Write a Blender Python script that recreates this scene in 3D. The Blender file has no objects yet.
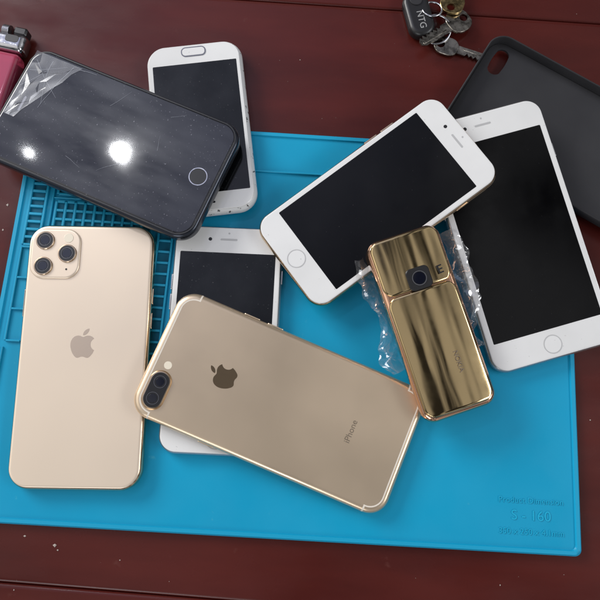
import bpy, bmesh, math, random
from mathutils import Vector, Matrix, noise
random.seed(7)
sc=bpy.context.scene
# ---------------------------------------------------------------- camera
F=620.0; D=0.385; TH=math.radians(10.5)
C=Vector((0,-D*math.sin(TH),D*math.cos(TH)))
cd=bpy.data.cameras.new("camera"); cam=bpy.data.objects.new("camera",cd)
sc.collection.objects.link(cam); sc.camera=cam
cam.location=C; cam.rotation_euler=(TH,0,0)
cd.sensor_width=36; cd.lens=36*F/600; cd.clip_start=0.01; cd.clip_end=50
R=Matrix.Rotation(TH,3,'X')
def W(px,py,z=0.0):
    d=R@Vector(((px-300)/F,(300-py)/F,-1)); t=(z-C.z)/d.z
    return C+d*t
# ---------------------------------------------------------------- materials
def mat(name,col,rough=.5,metal=0.,spec=.5,coat=0.,coatr=.05,noise=None,bump=None,ior=None,rn=None,trans=0,specks=None,cn=None):
    m=bpy.data.materials.new(name); m.use_nodes=True; nt=m.node_tree; b=nt.nodes['Principled BSDF']
    b.inputs['Base Color'].default_value=(*col,1); b.inputs['Roughness'].default_value=rough
    b.inputs['Metallic'].default_value=metal; b.inputs['Specular IOR Level'].default_value=spec
    b.inputs['Coat Weight'].default_value=coat; b.inputs['Coat Roughness'].default_value=coatr
    b.inputs['Transmission Weight'].default_value=trans
    if ior: b.inputs['IOR'].default_value=ior
    tc=nt.nodes.new('ShaderNodeTexCoord')
    def nz(scale,detail=4,stretch=None):
        n=nt.nodes.new('ShaderNodeTexNoise'); n.inputs['Scale'].default_value=scale; n.inputs['Detail'].default_value=detail
        if stretch:
            mp=nt.nodes.new('ShaderNodeMapping'); mp.inputs['Scale'].default_value=stretch
            nt.links.new(tc.outputs['Object'],mp.inputs[0]); nt.links.new(mp.outputs[0],n.inputs['Vector'])
        else: nt.links.new(tc.outputs['Object'],n.inputs['Vector'])
        return n
    src=None
    if noise:   # (scale, col2, stretch)
        n=nz(noise[0],5,noise[2] if len(noise)>2 else None)
        r=nt.nodes.new('ShaderNodeValToRGB'); r.color_ramp.elements[0].position=.35; r.color_ramp.elements[1].position=.65
        r.color_ramp.elements[0].color=(*col,1); r.color_ramp.elements[1].color=(*noise[1],1)
        nt.links.new(n.outputs['Fac'],r.inputs[0]); src=r.outputs[0]
    if specks:  # (scale, colour, threshold, width, detail)
        n=nz(specks[0],specks[4] if len(specks)>4 else 3); r=nt.nodes.new('ShaderNodeMapRange')
        r.inputs['From Min'].default_value=specks[2]; r.inputs['From Max'].default_value=specks[2]+specks[3]
        nt.links.new(n.outputs['Fac'],r.inputs[0]); mx=nt.nodes.new('ShaderNodeMix'); mx.data_type='RGBA'
        mx.inputs[6].default_value=(*col,1); mx.inputs[7].default_value=(*specks[1],1)
        if src: nt.links.new(src,mx.inputs[6])
        nt.links.new(r.outputs[0],mx.inputs[0]); src=mx.outputs[2]
    if src: nt.links.new(src,b.inputs['Base Color'])
    def rnoise(p,inp):
        n=nz(p[0],6,p[3] if len(p)>3 else None); mr=nt.nodes.new('ShaderNodeMapRange')
        mr.inputs['From Min'].default_value=.35; mr.inputs['From Max'].default_value=.7
        mr.inputs['To Min'].default_value=p[1]; mr.inputs['To Max'].default_value=p[2]
        nt.links.new(n.outputs['Fac'],mr.inputs[0]); nt.links.new(mr.outputs[0],b.inputs[inp])
    if rn: rnoise(rn,'Roughness')
    if cn: rnoise(cn,'Coat Weight')
    if bump:    # (scale,strength,distance,stretch)
        n=nz(bump[0],3,bump[3] if len(bump)>3 else None); bp=nt.nodes.new('ShaderNodeBump')
        bp.inputs['Strength'].default_value=bump[1]; bp.inputs['Distance'].default_value=bump[2]
        nt.links.new(n.outputs['Fac'],bp.inputs['Height']); nt.links.new(bp.outputs[0],b.inputs['Normal'])
    return m
M={}
M['wood']=mat('varnished_wood',(.054,.0080,.0062),.3,spec=.30,noise=(8,(.076,.0115,.0085),(1,4.5,1)),rn=(16,.18,.36,(1,2,1)),bump=(30,.09,.0005,(1,6,1)),specks=(70,(.10,.030,.024),.68,.10,8))
M['gap']=mat('plank_gap',(.01,.004,.004),.8)
M['mat']=mat('blue_silicone',(.002,.255,.44),.5,spec=.25,noise=(6,(.004,.295,.49)),rn=(30,.36,.62),bump=(900,.12,.0002),specks=(130,(.03,.32,.48),.70,.06,8))
M['mat2']=mat('blue_silicone_raised',(.004,.295,.49),.45,spec=.35)
M['matf']=mat('blue_silicone_pocket_shade',(.002,.10,.17),.6,spec=.2)  # darker copy of the mat blue, pocket shade put into the colour
M['matd']=mat('blue_silicone_lettering',(.006,.34,.54),.45,spec=.3)
M['goldglass']=mat('frosted_gold_glass',(.76,.635,.50),.36,metal=.45,spec=.5,rn=(14,.31,.39))
M['goldrim']=mat('polished_gold_rim',(.66,.50,.34),.16,metal=1)
M['goldalu']=mat('anodised_gold_aluminium',(.74,.59,.425),.34,metal=.82,rn=(18,.29,.40),bump=(2500,.06,.00005))
M['logo']=mat('polished_gold_logo',(.62,.50,.38),.26,metal=.8)
M['logod']=mat('dark_gold_logo',(.22,.16,.10),.2,metal=.8)
M['logot']=mat('grey_gold_print',(.24,.19,.14),.35,metal=.5)
M['white']=mat('white_front_glass',(.69,.69,.68),.12,spec=.5,rn=(50,.08,.22),noise=(30,(.64,.64,.63)),specks=(900,(.35,.34,.33),.73,.04,3))
M['whitepl']=mat('worn_white_plastic',(.62,.63,.63),.3,specks=(420,(.05,.05,.05),.62,.04,4))
M['silver']=mat('silver_aluminium',(.50,.50,.51),.28,metal=.9,specks=(500,(.12,.12,.12),.66,.05,3))
M['black']=mat('black_screen_glass',(.0015,.0015,.0018),.06,spec=.27,rn=(60,.04,.16),specks=(1100,(.05,.05,.05),.73,.05,3))
M['black2']=mat('smudged_screen_glass',(.002,.0025,.003),.10,spec=.36,coat=.2,coatr=.3,cn=(40,.0,.3),specks=(900,(.07,.07,.07),.70,.05,3))
M['blackp']=mat('black_plastic',(.012,.012,.013),.35)
M['lens']=mat('camera_lens_glass',(.004,.005,.012),.03,spec=.9)
M['ring']=mat('grey_metal_ring',(.22,.22,.24),.25,metal=.9)
M['steelb']=mat('bright_steel',(.50,.50,.52),.14,metal=1,rn=(250,.08,.3))
M['btn']=mat('button_outline_grey',(.42,.42,.42),.4)
M['slate']=mat('slate_case_edge',(.040,.046,.060),.24,metal=.7)
M['case']=mat('charcoal_rubber',(.022,.022,.025),.6,spec=.3,bump=(900,.2,.0002),noise=(30,(.028,.028,.031)))
M['mirror']=mat('mirror_gold',(.56,.42,.22),.06,metal=1,bump=(20,.42,.0022,(1,.28,1)),rn=(60,.04,.13))
M['rose']=mat('rose_gold',(.78,.47,.31),.14,metal=1)
M['steel']=mat('key_steel',(.27,.25,.22),.2,metal=1,rn=(300,.12,.42),noise=(200,(.38,.355,.31)),bump=(600,.25,.0003))
M['brass']=mat('key_brass',(.46,.34,.16),.22,metal=1,rn=(300,.15,.4),bump=(500,.2,.0003))
M['pink']=mat('pink_plastic',(.62,.07,.15),.08,trans=.45,coat=.8)
M['flash']=mat('flash_lens',(.75,.68,.55),.2)
M['print']=mat('grey_print',(.30,.30,.30),.4)
M['crumb']=mat('crumb_white',(.42,.36,.32),.8)
M['antenna']=mat('antenna_line',(.70,.64,.55),.4)
M['crack']=mat('crack_line',(.35,.37,.42),.2)
M['dglass']=mat('smudged_dark_glass',(.004,.0045,.008),.05,spec=.62,coat=.40,coatr=.24,rn=(26,.03,.09),cn=(60,.05,.75,(1,.3,1)),specks=(800,(.16,.16,.18),.67,.06,4))
# clear film
def film(name,tr,rough=.12,hi=.85,blend=.35,milk=.25):
    m=bpy.data.materials.new(name); m.use_nodes=True; nt=m.node_tree; nt.nodes.clear()
    o=nt.nodes.new('ShaderNodeOutputMaterial'); mx=nt.nodes.new('ShaderNodeMixShader')
    t=nt.nodes.new('ShaderNodeBsdfTransparent'); g=nt.nodes.new('ShaderNodeBsdfGlossy'); g.inputs['Roughness'].default_value=rough
    df=nt.nodes.new('ShaderNodeBsdfDiffuse'); df.inputs[0].default_value=(.8,.82,.84,1); m2=nt.nodes.new('ShaderNodeMixShader'); m2.inputs[0].default_value=milk
    nt.links.new(g.outputs[0],m2.inputs[1]); nt.links.new(df.outputs[0],m2.inputs[2])
    t.inputs['Color'].default_value=(.96,.96,.96,1)
    lw=nt.nodes.new('ShaderNodeLayerWeight'); lw.inputs[0].default_value=blend
    mr=nt.nodes.new('ShaderNodeMapRange'); mr.inputs['To Min'].default_value=tr; mr.inputs['To Max'].default_value=hi
    nt.links.new(lw.outputs['Facing'],mr.inputs[0]); nt.links.new(mr.outputs[0],mx.inputs[0])
    nt.links.new(t.outputs[0],mx.inputs[1]); nt.links.new(m2.outputs[0],mx.inputs[2]); nt.links.new(mx.outputs[0],o.inputs[0]); return m
M['film']=film('clear_crumpled_film',.11,.09,.7,.42,.22)
M['film2']=film('clear_screen_film',.08,.25,.4,.35,.25)
# ---------------------------------------------------------------- mesh helpers
def mk(name,vs,fs,m,parent=None,ang=35,loc=(0,0,0),rot=0):
    me=bpy.data.meshes.new(name); me.from_pydata([tuple(v) for v in vs],[],fs); me.update()
    bm=bmesh.new(); bm.from_mesh(me); bmesh.ops.recalc_face_normals(bm,faces=bm.faces); bm.to_mesh(me); bm.free()
    me.shade_smooth(); me.set_sharp_from_angle(angle=math.radians(ang))
    me.materials.append(M[m]); o=bpy.data.objects.new(name,me); sc.collection.objects.link(o)
    if parent: o.parent=parent
    o.location=loc; o.rotation_euler=(0,0,rot); return o
def rr(w,l,r,n=8,cx=0,cy=0):
    r=max(min(r,w/2-1e-6,l/2-1e-6),1e-5); P=[]
    for sx,sy,a in ((1,1,0),(-1,1,90),(-1,-1,180),(1,-1,270)):
        for i in range(n+1):
            t=math.radians(a+90*i/n); P.append((cx+sx*(w/2-r)+r*math.cos(t),cy+sy*(l/2-r)+r*math.sin(t)))
    return P
def loft(name,w,l,r,prof,m,parent=None,loc=(0,0,0),rot=0,n=10,ang=35,fn=None):
    vs=[];fs=[];k=4*(n+1)
    prof=list(prof); prof.append((prof[-1][0]+min(.0005,.05*min(w,l)),prof[-1][1]))  # flat support ring: keeps the face planar-shaded
    for ins,z in prof:
        for x,y in rr(w-2*ins,l-2*ins,max(r-ins,1e-4),n):
            vs.append((x,y,z))
    for j in range(len(prof)-1):
        for i in range(k):
            a=j*k+i;b=j*k+(i+1)%k; fs.append((a,b,b+k,a+k))
    fs.append(tuple(range(k))[::-1]); fs.append(tuple(range((len(prof)-1)*k,len(prof)*k)))
    if fn: vs=[fn(v) for v in vs]
    return mk(name,vs,fs,m,parent,ang,loc,rot)
def rnd(h,e,z0=0,et=None,k=6):
    et=e if et is None else et; p=[]
    for i in range(k+1):
        a=math.pi/2*i/k; p.append((e*(1-math.sin(a)),z0+e*(1-math.cos(a))))
    for i in range(k+1):
        a=math.pi/2*i/k; p.append((et*(1-math.cos(a)),z0+h-et+et*math.sin(a)))
    q=[p[0]]
    for c in p[1:]:
        if abs(c[0]-q[-1][0])+abs(c[1]-q[-1][1])>1e-6: q.append(c)
    return q
def slab(name,w,l,r,z0,z1,m,parent,x=0,y=0,e=.0001,rot=0,n=8):
    return loft(name,w,l,r,[(0,z0),(0,z1-e),(e,z1)],m,parent,(x,y,0),rot,n)
def annul(name,w,l,r,t,z0,z1,m,parent,x=0,y=0,n=10,rot=0):
    o=rr(w,l,r,n); i=rr(w-2*t,l-2*t,max(r-t,1e-4),n); k=len(o)
    vs=[(a,b,z0) for a,b in o]+[(a,b,z1) for a,b in o]+[(a,b,z1) for a,b in i]+[(a,b,z0) for a,b in i]
    fs=[(j*k+q,j*k+(q+1)%k,((j+1)%4)*k+(q+1)%k,((j+1)%4)*k+q) for j in range(4) for q in range(k)]
    return mk(name,vs,fs,m,parent,35,(x,y,0),rot)
def thing(name,label,cat,mw):
    e=bpy.data.objects.new(name,None); e.empty_display_size=.02; sc.collection.objects.link(e)
    e['label']=label; e['category']=cat; e.matrix_world=mw; return e
def place(a,b,za,zb,h,roll=0):
    """a = bottom-end mid, b= top-end mid (measured on the table), za/zb height of upper surface"""
    A=W(*a,za);B=W(*b,zb); y=(B-A).normalized(); x=y.cross(Vector((0,0,1))).normalized()
    x=Matrix.Rotation(roll,3,y)@x; z=x.cross(y); c=(A+B)/2-z*h
    m=Matrix((x,y,z)).transposed().to_4x4(); m.translation=c; return m
def text(name,s,size,m,parent,loc,rot=0,ext=.00003,off=0):
    cu=bpy.data.curves.new(name,'FONT'); cu.body=s; cu.size=size; cu.extrude=ext; cu.offset=off; cu.align_x='CENTER'; cu.align_y='CENTER'
    t=bpy.data.objects.new(name,cu); sc.collection.objects.link(t)
    dg=bpy.context.evaluated_depsgraph_get(); me=bpy.data.meshes.new_from_object(t.evaluated_get(dg)); bpy.data.objects.remove(t)
    me.materials.clear(); me.materials.append(M[m]); o=bpy.data.objects.new(name,me); sc.collection.objects.link(o)
    o.parent=parent; o.location=loc; o.rotation_euler=(0,0,rot); return o
def fruit_logo(parent,size,z,m,x=0,y=0):
    body=[(12.152,6.896),('c',-.948,0,-2.415,-1.078,-3.96,-1.04),('c',-2.04,.027,-3.91,1.183,-4.961,3.014),('c',-2.117,3.675,-.546,9.103,1.519,12.09),
     ('c',1.013,1.454,2.208,3.09,3.792,3.039),('c',1.52,-.065,2.09,-.987,3.935,-.987),('c',1.831,0,2.35,.987,3.96,.948),('c',1.637,-.026,2.676,-1.48,3.676,-2.948),
     ('c',1.156,-1.688,1.636,-3.325,1.662,-3.415),('c',-.039,-.013,-3.182,-1.221,-3.22,-4.857),('c',-.026,-3.04,2.48,-4.494,2.597,-4.559),('c',-1.429,-2.09,-3.623,-2.324,-4.39,-2.376),('c',-2,-.156,-3.675,1.09,-4.61,1.09)]
    leaf=[(15.53,3.83),('c',.843,-1.012,1.4,-2.427,1.245,-3.83),('c',-1.207,.052,-2.662,.805,-3.532,1.818),('c',-.78,.896,-1.454,2.338,-1.273,3.714),('c',1.338,.104,2.715,-.688,3.559,-1.701)]
    vs=[];fs=[]
    for path in(body,leaf):
        p=Vector(path[0]); pts=[]
        for s in path[1:]:
            c1=p+Vector(s[1:3]);c2=p+Vector(s[3:5]);e=p+Vector(s[5:7])
            for i in range(10):
                t=i/10; pts.append(p*(1-t)**3+c1*3*t*(1-t)**2+c2*3*t*t*(1-t)+e*t**3)
            p=e
        k=len(vs); vs+=[((q.x-12)/24*size,-(q.y-12)/24*size,z) for q in pts]; fs.append(tuple(range(k,k+len(pts))))
    return mk('logo',vs,fs,m,parent,35,(x,y,0))
# ---------------------------------------------------------------- table
tb=thing('wooden_table','dark maroon varnished wooden plank table top','table',Matrix.Rotation(math.radians(-4.3),4,'Z'))
vs=[];fs=[]
ys=[-.62,-.46,-.31,-.177,.205,.36,.5,.62]
for i in range(len(ys)-1):
    y0=ys[i]+.0003;y1=ys[i+1]-.0003;k=len(vs);e=.0009
    for y,z in((y0,-.02),(y0,-e),(y0+e,0),(y0+3*e,0),(y1-3*e,0),(y1-e,0),(y1,-e),(y1,-.02)):
        vs+=[(-.8,y,z),(.8,y,z)]
    for j in range(7): fs.append((k+2*j,k+2*j+1,k+2*j+3,k+2*j+2))
mk('table_top',vs,fs,'wood',tb,60)
mk('table_frame',[(-.8,-.62,-.012),(.8,-.62,-.012),(.8,.62,-.012),(-.8,.62,-.012)],[(0,1,2,3)],'gap',tb)
# ---------------------------------------------------------------- mat
q=[W(-42,521,.003),W(582,557,.003),W(567,151,.003),W(34,117,.003)]
mc=sum(q,Vector())/4; mc.z=0
mt=thing('silicone_work_mat','bright blue silicone repair mat lying flat on the table','mat',Matrix.Translation(mc))
MW,ML=.35,.25
def mm(v):
    u=v[0]/MW+.5;w=v[1]/ML+.5
    p=q[0]*(1-u)*(1-w)+q[1]*u*(1-w)+q[2]*u*w+q[3]*(1-u)*w
    return (p.x-mc.x,p.y-mc.y,v[2])
loft('mat_sheet',MW,ML,.004,[(0,.0001),(0,.0026),(.0004,.003)],'mat',mt,fn=mm)
def boxes(name,L,m,z0,z1,fn=None,parent=None,e=.0003):
    vs=[];fs=[]
    for x0,y0,x1,y1 in L:
        k=len(vs)
        for d,z in((0,z0),(0,z1-e),(e,z1)):
            vs+=[(x0+d,y0+d,z),(x1-d,y0+d,z),(x1-d,y1-d,z),(x0+d,y1-d,z)]
        for j in range(2):
            for i in range(4): a=k+4*j+i;b=k+4*j+(i+1)%4; fs.append((a,b,b+4,a+4))
        fs.append((k+8,k+9,k+10,k+11))
    if fn: vs=[fn(v) for v in vs]
    return mk(name,vs,fs,m,parent,30)
o1=rr(MW-.001,ML-.001,.004,8); o2=rr(MW-.007,ML-.007,.003,8);k=len(o1)
o1b=rr(MW-.002,ML-.002,.004,8);o2b=rr(MW-.006,ML-.006,.003,8)
vs=[(a,b,.0029) for a,b in o1]+[(a,b,.0041) for a,b in o1b]+[(a,b,.0041) for a,b in o2b]+[(a,b,.0029) for a,b in o2]
mk('rim',[mm(v) for v in vs],[(j*k+i,j*k+(i+1)%k,(j+1)*k+(i+1)%k,(j+1)*k+i) for j in range(3) for i in range(k)],'mat2',mt,60)
L=[];FL=[]
def ladder(x0,y0,x1,y1,nx,ny,t=.0011,floor=True):
    if floor: FL.append((x0,y0,x1,y1))
    for i in range(nx+1):
        x=x0+(x1-x0)*i/nx; L.append((x-t/2,y0,x+t/2,y1))
    for j in range(ny+1):
        y=y0+(y1-y0)*j/ny
        for i in range(nx):
            xa=x0+(x1-x0)*i/nx+t/2; xb=x0+(x1-x0)*(i+1)/nx-t/2; L.append((xa,y-t/2,xb,y+t/2))
ladder(-.167,.040,-.157,.100,1,12,.0016)
ladder(-.167,-.02,-.157,.0385,1,3,.0012,False)
ladder(-.150,.046,-.088,.069,10,4,.0016)
ladder(-.083,-.03,-.074,.069,1,14,.0014)
ladder(-.150,.074,-.090,.098,6,1,.0016)
L.append((-.152,.071,-.086,.0718)); L.append((-.0705,-.03,-.0690,.069)); L.append((-.03,.097,.168,.0982))
L.append((-.168,-.118,-.1672,-.024)); L.append((-.153,-.03,-.1522,.098))
boxes('divider_grid',L,'mat2',.0029,.0045,mm,mt)
boxes('tray_floor_shade',[(a+.0002,b+.0002,c-.0002,d-.0002) for a,b,c,d in FL],'matf',.0028,.00308,mm,mt,.00002)  # thin dark sheets on the mat, their colour imitates shade in deep trays
def mtext(s,size,x,y):
    o=text('embossed_lettering',s,size,'matd',mt,(0,0,0),0,.0001)
    for v in o.data.vertices:
        v.co=mm((v.co.x+x,v.co.y+y,v.co.z+.00325))
    return o
mtext('Product Dimension',.0047,.147,-.0955); mtext('S - 160',.0080,.147,-.1040); mtext('350 x 250 x 4.1mm',.0047,.147,-.1130)
# ---------------------------------------------------------------- phones
def buttons(p,w,h,m,ys):
    for s,y,l in ys:
        o=slab('side_button',.0022,l,.0009,-.0004,.0004,m,p,s*(w/2),y); o.rotation_euler=(0,math.pi/2*s,0)
        o.location.z=h/2
def white_phone(mw,w,l,sw,sl,label,h=.0071,scr='black',rim='silver'):
    p=thing('smartphone',label,'phone',mw); r=.0105
    loft('body',w,l,r,rnd(h-.0005,.0030),rim,p,n=14)
    loft('front_panel',w-.0024,l-.0024,r-.0012,[(0,h-.0016),(0,h-.0004),(.0002,h-.0001),(.0006,h)],'white',p,n=14)
    slab('screen',sw,sl,.0006,h-.001,h+.00006,scr,p,e=.00003)
    hb=slab('home_button',.0108,.0108,.0054,h-.001,h+.00004,'white',p,0,-l/2+.0092,e=.00003,n=12)
    annul('ring',.0112,.0112,.0056,.0005,h-.001,h+.00012,'btn',hb,n=12)
    slab('speaker',.0105,.0013,.00065,h-.001,h+.00006,'btn',p,0,l/2-.0088,e=.00003)
    slab('front_camera',.0022,.0022,.0011,h-.001,h+.00006,'blackp',p,-.0115,l/2-.0088,e=.00003)
    slab('sensor',.0012,.0012,.0006,h-.001,h+.00006,'btn',p,0,l/2-.0048,e=.00003)
    buttons(p,w,h,rim,((1,l*.28,.009),(-1,l*.24,.010),(-1,l*.15,.010)))
    return p
# triple-camera gold phone
h=.0081
p=thing('smartphone','pale gold phone lying face down, triple camera, flat on blue mat','phone',place((72,490),(92.5,225),.0111,.0111,h))
loft('body',.0778,.158,.0125,rnd(h-.0003,.0034),'goldrim',p,n=14)
loft('back_panel',.0748,.155,.011,[(0,h-.002),(0,h-.0003),(.0003,h-.0001),(.0010,h)],'goldglass',p,n=14)
cm=loft('camera_bump',.0300,.0310,.0085,[(0,h-.0005),(0,h+.0006),(.0004,h+.0010),(.0009,h+.0011)],'goldglass',p,(-.0210,.0600,0),n=12)
def lens(par,x,y,R_,z,rim='goldrim'):
    a=loft('lens',2*R_,2*R_,R_,[(0,z),(0,z+.0010),(.0003,z+.0013),(.0009,z+.0013)],rim,par,(x,y,0),n=12)
    slab('lens_cover',2*R_-.0014,2*R_-.0014,R_-.0007,z,z+.00142,'blackp',a,n=12)
    slab('lens_glass',R_*1.0,R_*1.0,R_*.5,z,z+.0015,'lens',a,n=12)
    annul('lens_ring',R_*1.25,R_*1.25,R_*.625,.0002,z,z+.0016,'ring',a,n=12)
for x,y in((-.0065,.0080),(-.0065,-.0080),(.0075,0)): lens(cm,x,y,.0056,h+.0008)
slab('flash',.0058,.0058,.0029,h,h+.0013,'flash',cm,.0075,.0098)
slab('microphone',.0012,.0012,.0006,h,h+.0013,'blackp',cm,.0075,-.0098)
fruit_logo(p,.0175,h+.00006,'logo',-.0005,.0055)
buttons(p,.0778,h,'goldrim',((1,.035,.010),(1,.020,.010),(-1,.030,.017)))
# white phone under
white_phone(place((214,456),(230,226),.0099,.0099,.0071),.0671,.1383,.0585,.104,'white phone face up, half covered by the gold phone on it',scr='black2')
# dual-camera gold phone
h=.0073
p=thing('smartphone','matte gold phone face down resting across a white phone','phone',place((403,454),(159,349),.0108,.0205,h))
prof=rnd(h,.0034); loft('body',.0779,.1582,.0120,prof,'goldalu',p,n=14)
def antenna(sg):
    w,l,r=.0779,.1582,.0120
    n=14; a=rr(w-2*.0036,l-2*.0036,r-.0036,n); b=rr(w-2*.0044,l-2*.0044,r-.0044,n)
    idx=[i for i in range(2*(n+1))] if sg>0 else [i for i in range(2*(n+1),4*(n+1))]
    vs=[];fs=[]
    pa=[a[i] for i in idx]; pb=[b[i] for i in idx]
    for i in range(len(pa)): vs+=[(pa[i][0],pa[i][1],h+.00004),(pb[i][0],pb[i][1],h+.00004)]
    for i in range(len(pa)-1): fs.append((2*i,2*i+1,2*i+3,2*i+2))
    yc=sg*(l/2-r-.001)
    for s in(1,-1):
        pr=[(ins,z) for ins,z in prof if z>.0005]
        k=len(vs)
        vs+=[(s*(w/2-.0044),yc,h+.00004),(s*(w/2-.0044),yc+sg*.0010,h+.00004)]
        for ins,z in reversed(pr):
            vs+=[(s*(w/2-ins+.00005),yc,z+.00004),(s*(w/2-ins+.00005),yc+sg*.0010,z+.00004)]
        for i in range(len(pr)): fs.append((k+2*i,k+2*i+1,k+2*i+3,k+2*i+2))
    mk('antenna_line',vs,fs,'antenna',p,60)
antenna(1); antenna(-1)
cm=loft('camera_bump',.0225,.0122,.0061,[(-.0006,h-.0002),(0,h+.0006),(.0002,h+.0010),(.0010,h+.0011)],'goldrim',p,(-.0218,.0680,0),n=12)
slab('lens_cover',.0208,.0105,.00525,h,h+.00122,'blackp',cm,n=12)
for x in(-.0050,.0050):
    g=slab('lens_glass',.0050,.0050,.0025,h,h+.0013,'lens',cm,x,n=12); annul('lens_ring',.0072,.0072,.0036,.0003,h,h+.00135,'ring',cm,x,n=12)
slab('flash',.0046,.0046,.0023,h-.001,h+.00006,'flash',p,-.0065,.0680,e=.00003)
fruit_logo(p,.0165,h+.00006,'logod',0,.0370)
text('lettering','iPhone',.0050,'logot',p,(0,-.0440,h+.00005))
buttons(p,.0779,h,'goldalu',((1,.035,.010),(1,.020,.010),(-1,.030,.010)))
# dark phone
h=.0098;w,l=.0795,.1460
mD=place((223,187),(1,94.5),.0265,.0225,h)
p=thing('smartphone','dark phone face up with peeling cracked screen protector on other phone','phone',mD)
loft('body',w,l,.0125,rnd(h-.0006,.0026),'slate',p,n=14)
annul('case_lip',w-.0032,l-.0032,.0112,.0008,h-.001,h-.0001,'blackp',p,n=14)
loft('front_panel',w-.0052,l-.0052,.0095,[(0,h-.0016),(0,h-.0002),(.0003,h)],'dglass',p,n=14)
hb=slab('home_button',.0106,.0106,.0053,h-.001,h+.00005,'blackp',p,0,-l/2+.0130,e=.00003,n=12)
annul('ring',.0114,.0114,.0057,.00055,h-.001,h+.0002,'steelb',hb,n=12)
slab('speaker',.0105,.0013,.00065,h-.001,h+.00006,'ring',p,0,l/2-.0115,e=.00003)
# lifted, cracked clear protector on the far corner
rg=random.Random(11)
nx,ny=9,7; vs=[];fs=[]
for j in range(ny+1):
    for i in range(nx+1):
        u=i/nx;v=j/ny
        x=-.010+.0455*u; y=l/2-.0035-.032*v*(.2+.8*u)
        jx=rg.uniform(-.0020,.0020) if 0<i<nx else 0; jy=rg.uniform(-.0022,.0022) if j>0 else 0
        vs.append((x+jx,y+jy,h+.00025+rg.random()**2*.0009*(1-.6*v)))
for j in range(ny):
    for i in range(nx):
        a=j*(nx+1)+i
        if rg.random()<.5: fs+=[(a,a+1,a+nx+2),(a,a+nx+2,a+nx+1)]
        else: fs+=[(a,a+1,a+nx+1),(a+1,a+nx+2,a+nx+1)]
mk('screen_protector',vs,fs,'film2',p,9)
def crack(x,y,a,ln,w0,nm='crack'):
    vs=[];fs=[]
    n=max(3,int(ln/.005)); px_,py_=x,y
    for i in range(n+1):
        nx_,ny_=-math.sin(a)*w0*(1-.6*i/n),math.cos(a)*w0*(1-.6*i/n)
        if abs(px_)>w/2-.003 or abs(py_)>l/2-.003: break
        vs.extend([(px_+nx_,py_+ny_,h+.0003),(px_-nx_,py_-ny_,h+.0003)])
        a+=rg.uniform(-.15,.15); px_+=math.cos(a)*ln/n; py_+=math.sin(a)*ln/n
    for i in range(len(vs)//2-1): fs.append((2*i,2*i+1,2*i+3,2*i+2))
    if fs: mk(nm,vs,fs,'crack',p,60)
for x,y,a,ln in((.034,l/2-.030,2.75,.034),(.030,l/2-.006,-2.2,.030),(.022,l/2-.005,-1.3,.024),(.010,l/2-.004,-.8,.02),(.033,l/2-.016,3.0,.03),(.034,l/2-.034,-1.5,.012)): crack(x,y,a,ln,.00010)
for x,y,a,ln in((.020,.010,-.6,.016),(-.020,.020,-1.9,.012),(.005,-.030,.3,.010),(-.012,-.012,2.2,.014),(.028,-.028,-1.2,.010)): crack(x,y,a,ln,.00004,'scratch')
buttons(p,w,h,'slate',((1,.04,.010),(-1,.034,.010),(-1,.020,.010)))
# white older phone
h=.0092;w,l=.0625,.1190
p=thing('smartphone','white rounded phone with worn edge, partly under the dark phone','phone',place((192,37),(209,219),.0095,.0135,h))
loft('body',w,l,.0125,rnd(h-.0004,.0036),'whitepl',p,n=14)
loft('front_panel',w-.0034,l-.0034,.0108,[(0,h-.0016),(0,h-.0003),(.0004,h)],'white',p,n=14)
slab('screen',.0545,.0905,.0006,h-.001,h+.00006,'black2',p,e=.00003,y=.0010)
hb=slab('home_button',.0150,.0058,.0025,h-.001,h+.0004,'white',p,0,-l/2+.0068,e=.0003)
annul('ring',.0160,.0068,.0030,.0006,h-.001,h+.0003,'ring',hb)
slab('speaker',.0100,.0014,.0007,h-.001,h+.00008,'ring',p,0,l/2-.0068,e=.00003)
slab('front_camera',.0026,.0026,.0013,h-.001,h+.00008,'blackp',p,.0150,l/2-.0068,e=.00003)
# large white phone
white_phone(place((557,357),(479,113),.0103,.0235,.0073),.0781,.1582,.0685,.1217,'large white phone face up leaning on a black case',.0073)
# small white phone tilted
white_phone(place((285,267),(468,133),.0172,.029,.0071),.0671,.1383,.0585,.104,'white phone with gold rim propped on the larger white phone',rim='goldrim')
# charcoal case (open tray)
h=.0088;w,l=.0815,.1620
mw=place((697,206),(466,77),.0120,.0120,h)
p=thing('phone_case','empty charcoal rubber phone case with camera cut-out','phone case',mw)
N=120; r=.0115
hx,hy=.0255,.0695
inner=[];out=[]
O=rr(w-.003,l-.003,r-.0015,16)
for i in range(N):
    a=2*math.pi*i/N; d=Vector((math.cos(a),math.sin(a)))
    cx=max(-.0050,min(.0050,d.x*.01)); inner.append((hx+cx+d.x*.0048,hy+d.y*.0048))
    best=None
    for j in range(len(O)):
        A=Vector(O[j])-Vector((hx,hy));B=Vector(O[(j+1)%len(O)])-Vector((hx,hy)); e=B-A
        den=d.x*e.y-d.y*e.x
        if abs(den)<1e-12: continue
        t=(A.x*e.y-A.y*e.x)/den; s=(A.x*d.y-A.y*d.x)/den
        if t>0 and -1e-6<=s<=1+1e-6: best=t
    out.append((hx+d.x*best,hy+d.y*best))
vs=[(a,b,0) for a,b in out]+[(a,b,.0014) for a,b in out]+[(a,b,.0014) for a,b in inner]+[(a,b,0) for a,b in inner]
fs=[(j*N+i,j*N+(i+1)%N,((j+1)%4)*N+(i+1)%N,((j+1)%4)*N+i) for j in range(4) for i in range(N)]
mk('case_back',vs,fs,'case',p)
n=14; rings=[(.0022,0),(.0008,.0006),(0,.002),(0,h-.0007),(.0003,h-.0002),(.0006,h),(.0009,h-.0002),(.0011,h-.0007),(.0012,.0012)]
vs=[];fs=[];k=4*(n+1)
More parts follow.
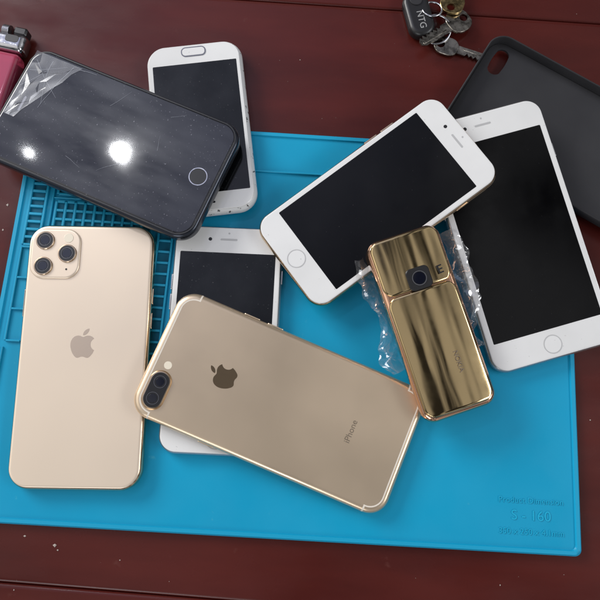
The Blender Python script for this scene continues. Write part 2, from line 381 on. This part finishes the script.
for ins,z in rings: vs+=[(x,y,z) for x,y in rr(w-2*ins,l-2*ins,r-ins,n)]
for j in range(len(rings)-1):
    for i in range(k): a=j*k+i;b=j*k+(i+1)%k; fs.append((a,b,b+k,a+k))
mk('case_wall',vs,fs,'case',p)
# ---------------------------------------------------------------- small gold phone
h=.0112;w,l=.0445,.1095
mG=place((461,405),(404,241),.023,.033,h)
p=thing('mobile_phone','small mirror gold keypad phone lying face down on wrinkled plastic','phone',mG)
loft('body',w,l,.0075,rnd(h-.0012,.0036),'rose',p,n=12)
def dome(name,w,l,y,z0,z1,curv,m,r,par):
    vs=[];fs=[];nx=40;ny=40; e=.0012
    def hw(yy):
        d=abs(yy)-(l/2-r); return w/2 if d<=0 else w/2-r+math.sqrt(max(0,r*r-d*d))
    for j in range(ny+1):
        t=j/ny; yy=-l/2*math.cos(math.pi*t)
        W_=max(hw(yy),.0004)
        for i in range(nx+1):
            x=-W_*math.cos(math.pi*i/nx)
            de=min(W_-abs(x),l/2-abs(yy)); ed=0 if de>e else e-math.sqrt(max(0,e*e-(e-de)**2))
            vs.append((x,yy,z1+curv*(1-(abs(x)/(w/2))**2.0)-ed))
    for j in range(ny):
        for i in range(nx): a=j*(nx+1)+i; fs.append((a,a+1,a+nx+2,a+nx+1))
    per=[j*(nx+1) for j in range(ny+1)]+[ny*(nx+1)+i for i in range(1,nx+1)]+[j*(nx+1)+nx for j in range(ny-1,-1,-1)]+[i for i in range(nx-1,0,-1)]
    k=len(vs)
    for a in per: vs.append((vs[a][0],vs[a][1],z0))
    for i in range(len(per)): b=(i+1)%len(per); fs.append((per[i],per[b],k+b,k+i))
    return mk(name,vs,fs,m,par,60,(0,y,0))
CV=.0026
top=dome('camera_cover',w-.0030,.0330,.0370,h-.0030,h-.0010,CV,'mirror',.0060,p)
bt=dome('battery_cover',w-.0030,.0715,-.0158,h-.0030,h-.0010,CV,'mirror',.0060,p)
zt=h-.0010+CV
cb=slab('camera_bump',.0140,.0130,.0030,h-.002,zt+.0008,'blackp',p,.0008,.0262,e=.0005)
slab('lens_glass',.0070,.0070,.0035,h,zt+.0010,'lens',cb,n=12); annul('lens_ring',.0086,.0086,.0043,.0005,h,zt+.0011,'ring',cb,n=12)
text('marking','E',.0070,'blackp',p,(.0140,.0272,zt-.0005),math.radians(4),.0006,.00012)
text('lettering','NOKIA',.0040,'logot',p,(.0065,-.0255,zt-.0001),math.radians(-90),.0004)
# crumpled clear film under it
def wrap(name,label,mw,u0,u1,v0,v1,zf,seed):
    nu,nv=70,110; vs=[];fs=[]
    for j in range(nv+1):
        for i in range(nu+1):
            u=u0+(u1-u0)*i/nu; v=v0+(v1-v0)*j/nv
            n1=noise.noise(Vector((u*90+v*50,v*40,seed))); n2=noise.noise(Vector((u*70-v*60,v*70+u*80,seed+5))); n3=noise.noise(Vector((u*240,v*200,seed+2)))
            ridge=(1-min(1,abs(n1)*2.6))*.0017+(1-min(1,abs(n2)*2.6))*.0015+n3*.0003
            ed=(noise.noise(Vector((v*45,seed+9+(3 if u>0 else 0),0)))*.010+noise.noise(Vector((v*170,seed,1)))*.003)*(abs(u)/.035)**2
            if u>0: ed-=max(0,min(1,(.012-v)/.035))*.0075*(u/.033)   # film narrows towards the lower end
            ev=(noise.noise(Vector((u*80,seed+19,0)))*.010)*(abs(v)/.05)**2
            vs.append((u+ed,v+ev,zf(u,v)+ridge))
    for j in range(nv):
        for i in range(nu): a=j*(nu+1)+i; fs.append((a,a+1,a+nu+2,a+nu+1))
    o=mk(name,vs,fs,'film',None,16); o.matrix_world=mw; o['label']=label; o['category']='plastic wrap'; return o
def zf(u,v):
    a=abs(u)-.0205
    if a<0: return -.0038
    return -.0038+ (min(a*.9,.008) if u>0 else min(a*.7,.0045))
wrap('plastic_wrap','clear crumpled plastic film under the small gold phone',mG,-.0300,.0335,-.022,.048,zf,3)
# ---------------------------------------------------------------- keys
def flat(px,py,ang,z=0,tiltx=0):
    return Matrix.Translation(W(px,py,z))@Matrix.Rotation(math.radians(ang),4,'Z')@Matrix.Rotation(math.radians(tiltx),4,'X')
def key(label,mw,m,bl=.030,hw=.021,bw=1.0):
    p=thing('key',label,'key',mw)
    n=8; o=rr(hw,.017,.0070,n); oi=rr(hw-.0006,.0164,.0067,n); i=rr(.0055,.0055,.00274,n,0,.004)
    k=len(o); t=.0018
    vs=[(a,b,0) for a,b in o]+[(a,b,t-.0003) for a,b in o]+[(a,b,t) for a,b in oi]+[(a,b,t) for a,b in i]+[(a,b,0) for a,b in i]
    fs=[(j*k+q_,j*k+(q_+1)%k,((j+1)%5)*k+(q_+1)%k,((j+1)%5)*k+q_) for j in range(5) for q_ in range(k)]
    mk('key_head',vs,fs,m,p)
    rg=random.Random(int(bl*1e5)+len(label))
    left=[(-.0036*bw,-.0080),(-.0036*bw,-.012)]
    yy=-.0135
    while yy>-.009-bl+.003: left+=[(-.0036*bw,yy),((-.0034+(.0008+rg.random()*.0020))*bw,yy-.0012),((-.0034+rg.random()*.001)*bw,yy-.0024)]; yy-=.0030
    pts=left+[(-.001*bw,-.009-bl),(.002*bw,-.009-bl),(.0036*bw,-.009-bl+.003),(.0036*bw,-.0080)]
    k=len(pts); vs=[(a,b,.0002) for a,b in pts]+[(a,b,.0014) for a,b in pts]
    fs=[(a,(a+1)%k,k+(a+1)%k,k+a) for a in range(k)]+[tuple(range(k)),tuple(range(k,2*k))]
    mk('key_blade',vs,fs,m,p,20)
    slab('key_groove',.0011,bl-.004,.0004,.0013,.0017,m,p,.0014*bw,-.0095-bl/2,e=.0002)
    return p
def ring(label,mw,Rr,t):
    vs=[];fs=[];n,k=48,10
    for i in range(n):
        a=2*math.pi*i/n
        for j in range(k):
            b=2*math.pi*j/k; rr_=Rr+t*math.cos(b); vs.append((rr_*math.cos(a),rr_*math.sin(a),t+t*math.sin(b)))
    for i in range(n):
        for j in range(k): fs.append((i*k+j,((i+1)%n)*k+j,((i+1)%n)*k+(j+1)%k,i*k+(j+1)%k))
    o=mk('key_ring',vs,fs,'steelb',None,60); o.matrix_world=mw; o['label']=label;o['category']='key ring'; return o
key('silver key with rounded head on the key ring',flat(458,22,-55,.004,-6),'steel',.024,.017)
key('brass coloured key lying over other keys',flat(452,4,160,.006,4),'brass',.026,.016)
key('long dark steel key pointing away from the ring',flat(446,47,70,.001,0),'steel',.018,.013,.8)
ring('steel split ring joining the keys',flat(436,30,0,.004,12),.0095,.0008)
ring('small steel ring through the fob',flat(432,10,0,.007,-14),.0065,.0007)
p=thing('key_fob','black plastic key fob with raised lettering on the table','key fob',flat(417,20,12,.0))
loft('fob_shell',.0175,.0330,.0080,rnd(.0085,.0030),'blackp',p,n=12)
slab('fob_button',.0085,.0085,.0042,.0080,.0092,'case',p,0,.0095,e=.0003,n=10)
text('lettering','NTG',.0062,'print',p,(.0,-.0055,.00855),math.radians(-90))
# ---------------------------------------------------------------- lighter
A=W(13,22,.012);B=W(-25,130,.012); y=(A-B).normalized(); x=y.cross(Vector((0,0,1)));z=x.cross(y)
mw=Matrix((x,y,z)).transposed().to_4x4(); c=A-y*.040; c.z=0; mw.translation=c
p=thing('cigarette_lighter','pink plastic lighter with steel hood under the dark phone','lighter',mw)
loft('fuel_tank',.0235,.060,.005,rnd(.0118,.0045),'pink',p,(0,-.010,0),n=10)
loft('hood',.0230,.0130,.003,rnd(.0122,.0045),'steelb',p,(0,.0270,0),n=10)
slab('hood_slot',.009,.0050,.002,.012,.0124,'blackp',p,.003,.0285)
o=slab('spark_wheel',.0085,.0085,.0042,-.0022,.0022,'ring',p,-.004,.0350,n=10); o.rotation_euler=(0,math.pi/2,0); o.location.z=.0075
slab('thumb_lever',.009,.006,.0018,.003,.0100,'blackp',p,.005,.0360,e=.0012)
# ---------------------------------------------------------------- crumbs
vs=[];fs=[]
def crumb(c,s):
    k=len(vs)
    for d in((1,0,0),(0,1,0),(-1,0,0),(0,-1,0)): vs.append((c.x+d[0]*s*random.uniform(.5,1.4),c.y+d[1]*s*random.uniform(.5,1.4),.0002))
    vs.append((c.x,c.y,s*.6)); fs.extend([(k,k+1,k+4),(k+1,k+2,k+4),(k+2,k+3,k+4),(k+3,k,k+4)])
for a,b,s in((55,545,.0013),(58,550,.0008),(25,536,.0007),(14,590,.0005),(120,560,.0004),(500,585,.0004),(300,60,.0004),(8,205,.0009),(3,230,.0006),(590,420,.0005)): crumb(W(a,b),s)
for i in range(20): 
    a=random.uniform(0,600);b=random.choice((random.uniform(0,125),random.uniform(560,600))); crumb(W(a,b),random.uniform(.00012,.00022))
o=mk('debris',vs,fs,'crumb',None,10); o['kind']='stuff'; o['label']='tiny pale crumbs and dust scattered on table'; o['category']='debris'
# ---------------------------------------------------------------- light
w_=bpy.data.worlds.new("World"); sc.world=w_; w_.use_nodes=True; nt=w_.node_tree; bg=nt.nodes['Background']
tc=nt.nodes.new('ShaderNodeTexCoord')
def patch(d,lo,hi):
    vm=nt.nodes.new('ShaderNodeVectorMath'); vm.operation='DOT_PRODUCT'; vm.inputs[1].default_value=Vector(d).normalized(); nt.links.new(tc.outputs['Generated'],vm.inputs[0])
    mr=nt.nodes.new('ShaderNodeMapRange'); mr.interpolation_type='SMOOTHSTEP'; mr.inputs['From Min'].default_value=lo; mr.inputs['From Max'].default_value=hi
    nt.links.new(vm.outputs['Value'],mr.inputs[0]); return mr.outputs[0]
nz=nt.nodes.new('ShaderNodeTexNoise'); nz.inputs['Scale'].default_value=3.0; nz.inputs['Detail'].default_value=3
mp=nt.nodes.new('ShaderNodeMapping'); mp.inputs['Scale'].default_value=(2.2,.7,1); nt.links.new(tc.outputs['Generated'],mp.inputs[0]); nt.links.new(mp.outputs[0],nz.inputs['Vector'])
r1=nt.nodes.new('ShaderNodeValToRGB'); r1.color_ramp.elements[0].position=.46; r1.color_ramp.elements[0].color=(.03,.03,.032,1)
r1.color_ramp.elements[1].position=.58; r1.color_ramp.elements[1].color=(.52,.52,.54,1); nt.links.new(nz.outputs['Fac'],r1.inputs[0])
mx=nt.nodes.new('ShaderNodeMix'); mx.data_type='RGBA'; mx.inputs[7].default_value=(.70,.74,.98,1)
nt.links.new(patch((-.36,.46,.81),.80,1.0),mx.inputs[0]); nt.links.new(r1.outputs[0],mx.inputs[6])
mx2=nt.nodes.new('ShaderNodeMix'); mx2.data_type='RGBA'; mx2.inputs[7].default_value=(1.3,1.27,1.22,1)   # bright background patch added on the left for gradient on gold backs
nt.links.new(patch((-.75,-.02,.66),.86,1.0),mx2.inputs[0]); nt.links.new(mx.outputs[2],mx2.inputs[6])
nt.links.new(mx2.outputs[2],bg.inputs[0]); bg.inputs[1].default_value=1
def area(name,loc,tgt,sx,sy,P,col,shape='RECTANGLE'):
    ld=bpy.data.lights.new(name,'AREA'); ld.shape=shape; ld.size=sx; ld.size_y=sy; ld.energy=P; ld.color=col
    o=bpy.data.objects.new(name,ld); sc.collection.objects.link(o); o.location=loc
    o.rotation_euler=(Vector(tgt)-Vector(loc)).to_track_quat('-Z','Y').to_euler(); return o
area('window_and_fill_light',(-1.8,1.5,1.15),(0,0,0),1.3,.8,62,(1,.985,.96))
area('window_and_fill_light',(1.7,-.3,1.35),(0,0,0),1.4,.5,17,(.97,.98,1))  # added fill from the right for streak reflections, not a known window
area('window_and_fill_light',(-.8,-2.1,1.1),(0,0,0),1.2,.8,14,(.97,.98,1))  # added weak fill from the front, not a known window
nrm=mD.to_3x3()@Vector((0,0,1))
def mirror_lamp(px,py,dist,rad,L_):
    d=(W(px,py,0)-C).normalized(); p0=mD@Vector((0,0,.0098)); t=(p0-C).dot(nrm)/d.dot(nrm); hit=C+d*t
    rd=d-2*d.dot(nrm)*nrm; pos=hit+rd*dist
    area('ceiling_lamp',pos,hit,rad*2,rad*2,L_*math.pi*math.pi*rad*rad,(.97,.98,1),'DISK')
mirror_lamp(120,152,1.5,.019,320)
mirror_lamp(29,153,1.5,.006,270)
sc.view_settings.view_transform='Standard'; sc.view_settings.look='None'; sc.view_settings.exposure=0
